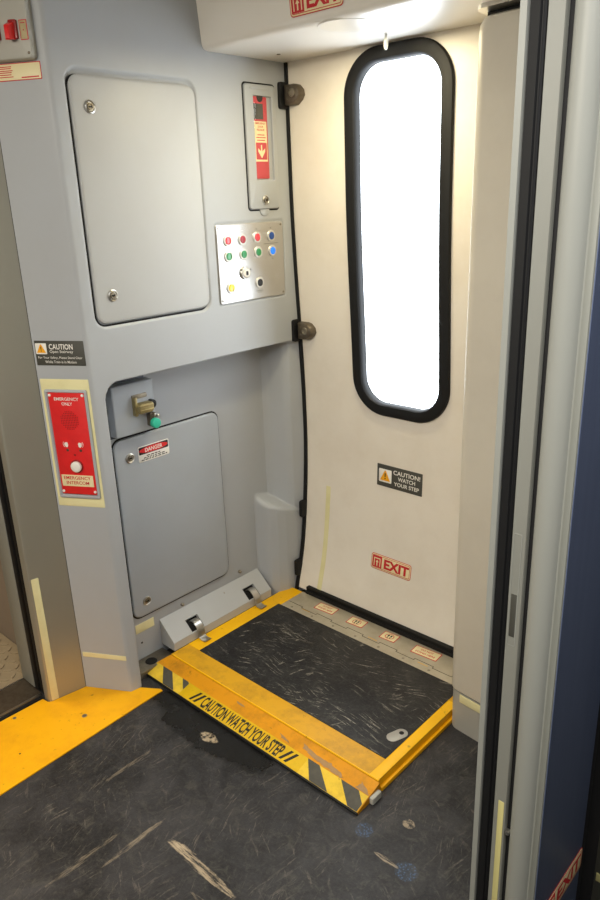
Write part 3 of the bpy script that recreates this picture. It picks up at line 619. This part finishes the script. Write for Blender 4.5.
# ------------------------------------------------------------------ trap door and ramp
tp = thing('trap_door', (.465, -.31, 0), 'raised stair trap with a marbled black mat in a yellow frame', 'trap door')
MB().slab(FW, .0, .904, -.609, -.002, .0005, .032, .002).build('trap_body', 'yel', tp)
MB().slab(FW, .0, .904, -.609, -.128, .032, .035, .003, .001).build('border_frame', 'yel_light', tp)
MB().slab(FW, .872, .9035, -.606, -.20, .035, .0356, .001).slab(FW, .001, .062, -.53, -.002, .035, .0362, .001).slab(FW, .0622, .0745, -.127, -.002, .030, .0362, .001).build('side_border', 'yel_bright', tp)
MB().tube([V(.012, -.6065, .0345), V(.906, -.6065, .0345)], .003, 10).build('nosing_ridge', 'yel_bright', tp)
MB().slab(FW, .9045, .914, -.603, -.20, .001, .013, .002).build('side_ledge', 'yel', tp)
MB().slab(FW, .063, .872, -.530, -.128, .035, .0372, .001).build('tread_mat', 'mat', tp)
lp = MB().plate(F((.843, -.433, .0372), (.35, 1, 0), (-1, .35, 0)), 0, 0, .068, .037, .0183, [(0, 0), (0, .001), (.001, .0016)], cap0=True).build('latch_plate', 'plate_metal', tp)
MB().lathe(F((.848, -.418, .0388), (1, 0, 0), (0, 1, 0)), 0, 0, [(.0075, 0), (.007, .0006)], 14).build('latch_hole', 'dark', lp)
th_ = thing('sill_plate', (.5, -.065, .033), 'steel hinge plate between the trap mat and the door seal', 'sill plate')
MB().slab(FW, .075, .93, -.128, -.0, .033, .0368, .001).build('hinge_leaf', 'hinge_steel', th_)
mb = MB(); x = .08; s_ = 0
while x < .92:
    y = (-.087, -.096)[s_]; x2 = x+.074; mb.slab(FW, x, x2, y-.0009, y+.0009, .0366, .0372, .0002, .0001); mb.slab(FW, x2-.001, x2+.001, -.096, -.087, .0366, .0372, .0002, .0001); x = x2; s_ = 1-s_
mb.build('hinge_seam', 'dark', th_)
for x in np.arange(.12, .93, .104): MB().lathe(FZ(.0368), float(x), -.113, [(.005, 0), (.0045, .0008), (.002, .001)], 12).build('rivet', 'steel_dull', th_)
for q in ((.16, .20, -.099, -.0975), (.47, .51, -.088, -.086), (.69, .73, -.099, -.097), (.885, .925, -.085, -.079)): MB().slab(FW, *q, .0368, .0374).build('yellow_paint_trace', 'yel_bright', th_)
ft = FZ(.0369)
for i, (x0, x1, kind) in enumerate(((.187, .276, 't'), (.345, .417, 'p'), (.498, .562, 'p'), (.634, .735, 't'))):
    lab = ('small DO NOT STAND HERE sticker at the hinge end of the sill plate', 'red bordered no standing footprint sticker nearer the hinge side of the sill', 'red bordered no standing footprint sticker nearer the post side of the sill', 'larger DO NOT STAND HERE sticker at the post end of the sill plate')[i]
    st = thing('floor_sticker', ((x0+x1)/2, -.038, .0369), lab, 'sticker', 'warning stickers on the sill plate')
    f2 = F(((x0+x1)/2, -.038, .0369), (1, .06, 0), (0, 1, 0)); w2 = (x1-x0)/2
    MB().slab(f2, -w2, w2, -.0235, .0235, .0001, .0006, .002, .0001).build('border', 'red_ink', st)
    MB().slab(f2, -w2+.003, w2-.003, -.0205, .0205, .0006, .0008, .0015, .0001).build('field', 'sticker', st)
    if kind == 't': text(f2, '', 0, 0, 0, 0, .0010, 'red_ink', st, bold=.02, lines=[('DO NOT', 0, .008, w2*.95, .0095), ('STAND HERE', 0, -.008, w2*1.5, .0095)])
    else:
        MB().loops([[f2.p(r_*math.cos(a), r_*math.sin(a)*.9, .001) for a in np.linspace(0, 2*math.pi, 25)[:-1]] for r_ in (.0175, .0148)], False, False).build('prohibition_ring', 'red_ink', st)
        mb = MB()
        for sx in (-1, 1):
            for (cx, cy, rx, ry) in ((sx*.0055, .0035, .0035, .0060), (sx*.005, -.0075, .0026, .0036)):
                mb.loops([[f2.p(cx+rx*math.cos(a), cy+ry*math.sin(a), c) for a in np.linspace(0, 2*math.pi, 13)[:-1]] for c in (.0008, .0011)], False, True)
        mb.build('shoe_print_symbol', 'black_ink', st)
rp = thing('threshold_ramp', (.45, -.66, 0), 'yellow sloped ramp edge reading CAUTION WATCH YOUR STEP with dark stripes', 'ramp')
O_ = V(-.034, -.712, .008); vv = V(0, .097, .027); Lr = vv.length; f3 = F(O_, (1, 0, 0), vv)
mb = MB(); q = [(-.712, .0), (-.712, .008), (-.6115, .0345), (-.6095, .0)]
mb.loops([[V(x+(.036*(y+.712)/.1 if x < 0 else 0), y, z) for y, z in q] for x in (-.034, .912)], True, True); mb.build('ramp_body', 'yel_ramp', rp, smooth=15)
MB().slab(f3, -.003, .948, -.003, .0025, -.008, .0010, .001).build('rubber_edge', 'rubber', rp)
MB().poly(f3, [(.002, .0025), (.944, .0025), (.944, .055), (.022, .055)], 0, .0008).build('vinyl_strip', 'yel_strip', rp)
mb = MB()
for pts in ([(.056, .055), (.106, .055), (.172, .003), (.115, .003)], [(.162, .055), (.192, .055), (.203, .048), (.203, .020)],
            [(.728, .055), (.772, .055), (.842, .003), (.776, .003)], [(.850, .055), (.912, .055), (.943, .028), (.943, .003), (.912, .003)]): mb.poly(f3, pts, .0008, .0011)
mb.build('hazard_stripe', 'stripe', rp, kind='stuff')
MB().slab(f3, .200, .730, .0025, .055, .0008, .0012, .001, .0002).build('label_field', 'yel_label', rp)
text(f3, 'CAUTION WATCH YOUR STEP', .474, .028, .352, .043, .0014, 'black_ink', rp, bold=.03, shear=.0)
for x in (.258, .278, .664, .684): MB().poly(f3, [(x-.013, .009), (x-.003, .009), (x+.017, .047), (x+.007, .047)], .0012, .0015).build('slash_mark', 'black_ink', rp)
mb = MB()
def blob(pts, j=.004):
    out = []
    for k in range(len(pts)):
        a, b = pts[k], pts[(k+1) % len(pts)]
        for t in (0, .2, .4, .6, .8): out.append((a[0]+(b[0]-a[0])*t+random.uniform(-j, j)*2, min(a[1]+(b[1]-a[1])*t+random.uniform(-j, j)*.6, .094)))
    return out
MB().poly(f3, blob([(.690, .086), (.745, .074), (.800, .078), (.850, .066), (.850, .058), (.800, .060), (.745, .062), (.700, .074)]), 0, .0004).build('worn_patch', 'wear', rp)
MB().poly(f3, blob([(.905, .082), (.93, .068), (.945, .058), (.90, .058)], .002), 0, .0004).build('worn_patch', 'wear', rp)
MB().poly(f3, blob([(.395, .088), (.43, .087), (.435, .082), (.405, .082)], .0012), 0, .0004).build('worn_patch', 'wear', rp)
MB().poly(f3, blob([(.60, .074), (.64, .068), (.645, .063), (.615, .064)], .0015), 0, .0004).build('worn_patch', 'wear', rp)
MB().slab(FW, .9125, .926, -.660, -.620, .004, .022, .004, .002).build('end_cap', 'post_base', rp)
# yellow floor plate
yp = thing('yellow_floor_plate', (0, -1.0, 0), 'flat yellow threshold plate on the floor at the left doorway', 'floor plate')
pts = [(-.166, -1.012), (-.140, -1.008), (-.132, -.998), (-.113, -.882), (.028, -.80), (.034, -.766), (.048, -.757), (.092, -.727), (.104, -.728), (.103, -.745), (.112, -1.0), (.126, -1.42), (.15, -1.75), (-.176, -1.75)]
MB().poly(FW, pts, .0005, .004).build('plate', 'yel', yp)
for x, y, r_ in ((.014, -.967, .0085), (-.159+.01, -1.119, .006), (-.14, -1.40, .006)): 
    s__ = MB().lathe(FZ(.004), x, y, [(r_, 0), (r_*.95, .0008), (r_*.75, .001), (r_*.7, .0002)], 16).build('screw', 'steel_dull', yp)
    MB().lathe(FZ(.0042), x, y, [(r_*.6, 0), (r_*.5, .0006)], 10).build('screw_head', 'bronze', s__)
for x, y in ((.014, -1.185), (-.06, -1.23)): MB().lathe(FZ(.004), x, y, [(.003, 0), (.0025, .0004)], 8).build('pin_hole', 'dark', yp)
dsill = thing('doorway_sill', (-.25, -1.3, 0), 'worn brown metal sill across the left doorway', 'sill')
MB().slab(FW, -.316, -.196, -1.75, -1.0, .0005, .006, .001).build('sill_plate', 'bronze', dsill)
MB().slab(FW, -.196, -.187, -1.75, -1.006, .0005, .009, .001).slab(FW, -.320, -.316, -1.75, -1.0, .0005, .009, .001).build('edge_bead', 'steel', dsill)
MB().slab(FW, -.187, -.174, -1.75, -1.006, .0003, .003).build('rubber_strip', 'rubber', dsill)
# metal corner post, left
cpst = thing('corner_post', (-.14, -.94, 0), 'brushed metal doorway post left of the intercom', 'post')
mb = MB(); mb.prism([(-.115, -.8825), (-.134, -.998), (-.1365, -1.002), (-.141, -1.004), (-.166, -1.004), (-.166, -.86)], 0, 2.15); mb.build('post_cladding', 'post_steel', cpst, smooth=20)
fm = F((-.134, -.998, 0), (.019, .1155, 0), (0, 0, 1))
MB().slab(fm, .0015, .0245, .004, .452, .0003, .0013, .002, .0003).build('luminous_tape', 'tape', cpst)
MB().slab(fm, .1170, .1185, 0, 2.15, -.002, .0012).build('joint_line', 'sign_dark', cpst)
MB().slab(FY(-1.0), -.236, -.166, 0, 2.15, -.06, -.012).build('trim_4', 'dark', kind='structure')
sd = thing('sliding_door', (-.28, -.97, .006), 'edge of grey sliding door with black rubber seal at far left', 'door')
MB().slab(FY(-1.0), -.319, -.236, .009, 2.15, -.06, .002, .004, .002).build('door_leaf', 'leaf', sd)
MB().slab(FY(-1.0), -.236, -.214, .009, 2.15, -.04, .0).slab(FY(-1.0), -.206, -.188, .009, 2.15, -.04, -.004).build('rubber_seal', 'rubber', sd)

# post base tape
MB().slab(FY(-.262), .948, 1.03, .108, .134, -.002, .0012, .001).warp(lambda q: (q.x, q.y-(q.x-.94)*.10-.0035, q.z)).build('luminous_tape', 'tape', label='pale luminous tape on the base of the right moulding beside the trap', cat='tape')

# ------------------------------------------------------------------ near jamb on the right
J = thing('pocket_door', (1.36, -.8, 0), 'grey sliding door edge with wide black rubber seal on the right', 'door')
MB().prism([(1.321, -.857), (1.3225, -.861), (1.3325, -.861), (1.334, -.857), (1.334, -.55), (1.321, -.55)], 0, 2.15).build('edge_strip', 'jamb', J)
mb = MB()
mb.prism([(1.334, -.853), (1.336, -.858), (1.350, -.859), (1.352, -.856), (1.354, -.856), (1.356, -.859), (1.3585, -.857), (1.359, -.850), (1.359, -.6), (1.334, -.6)], 0, 2.15); mb.build('rubber_seal', 'rubber', J, smooth=20)
MB().prism([(1.359, -.855), (1.361, -.858), (1.3835, -.858), (1.3855, -.855), (1.3855, -.6), (1.359, -.6)], 0, 2.15).build('door_leaf', 'leaf', J)
fj = FY(-.858)
MB().plate(fj, 1.3705, .905, .0150, .210, .002, [(0, 0), (0, .0006), (.0012, .0006)], cap1=False).build('flush_pull_rim', 'jamb', J)
MB().slab(fj, 1.3656, 1.3756, .817, .899, 0, .0003).build('flush_pull_recess', 'sign_dark', J)
MB().slab(fj, 1.3690, 1.3805, .05, .462, 0, .0009).build('luminous_tape', 'tape_dull', J)
MB().lathe(fj, 1.391, .40, [(.005, -.004), (.005, .004), (.003, .005)], 12).build('stud', 'steel', J)
MB().slab(FY(-.850), 1.3857, 1.3935, 0, 2.15, -.2, 0).build('trim_5', 'dark', kind='structure')
pts = [(1.3937, -.60), (1.3937, -.848)] + [(1.4165-.0225*math.cos(a), -.850-.020*math.sin(a)) for a in np.linspace(0.15, math.pi-.35, 14)] + [(1.4395, -.858), (1.451, -.858), (1.453, -.855), (1.453, -.60)]
MB().prism(pts, 0, 2.15).build('trim_6', 'jamb', kind='structure')
MB().slab(FY(-.858), 1.4405, 1.4515, 0, 2.15, -.01, .0006).build('trim_7', 'jamb_trim', kind='structure')
MB().slab(FX(1.453), -.856, -.625, 0, 2.15, -.02, .0008).build('wall_blue', 'blue', kind='structure')
MB().slab(FX(1.453), -.625, -.60, 0, 2.15, -.02, .0004).build('trim_8', 'dark', kind='structure')
MB().slab(FY(-.60), 1.46, 2.8, 0, 2.15, -.04, 0).build('wall_partition', 'darkwall', kind='structure')
MB().slab(FY(-.60), 1.445, 1.478, 0, 2.15, -.04, .004).build('trim_9', 'dark', kind='structure')
MB().slab(FY(-.60), 1.482, 1.60, .118, .140, 0, .001).build('luminous_tape', 'tape_dull', label='dim luminous tape on the dark wall at the lower right edge', cat='tape')
exit_sign(F((1.454, -.715, .185), (0, 1, 0), (0, 0, 1)), .185, .060, 'EXIT sticker on the blue panel at the lower right corner')
for b in bpy.data.objects:
    if b.name.startswith('unseen_overhead_light') or b.name in ('passage_light', 'downlight_lamp'): pass
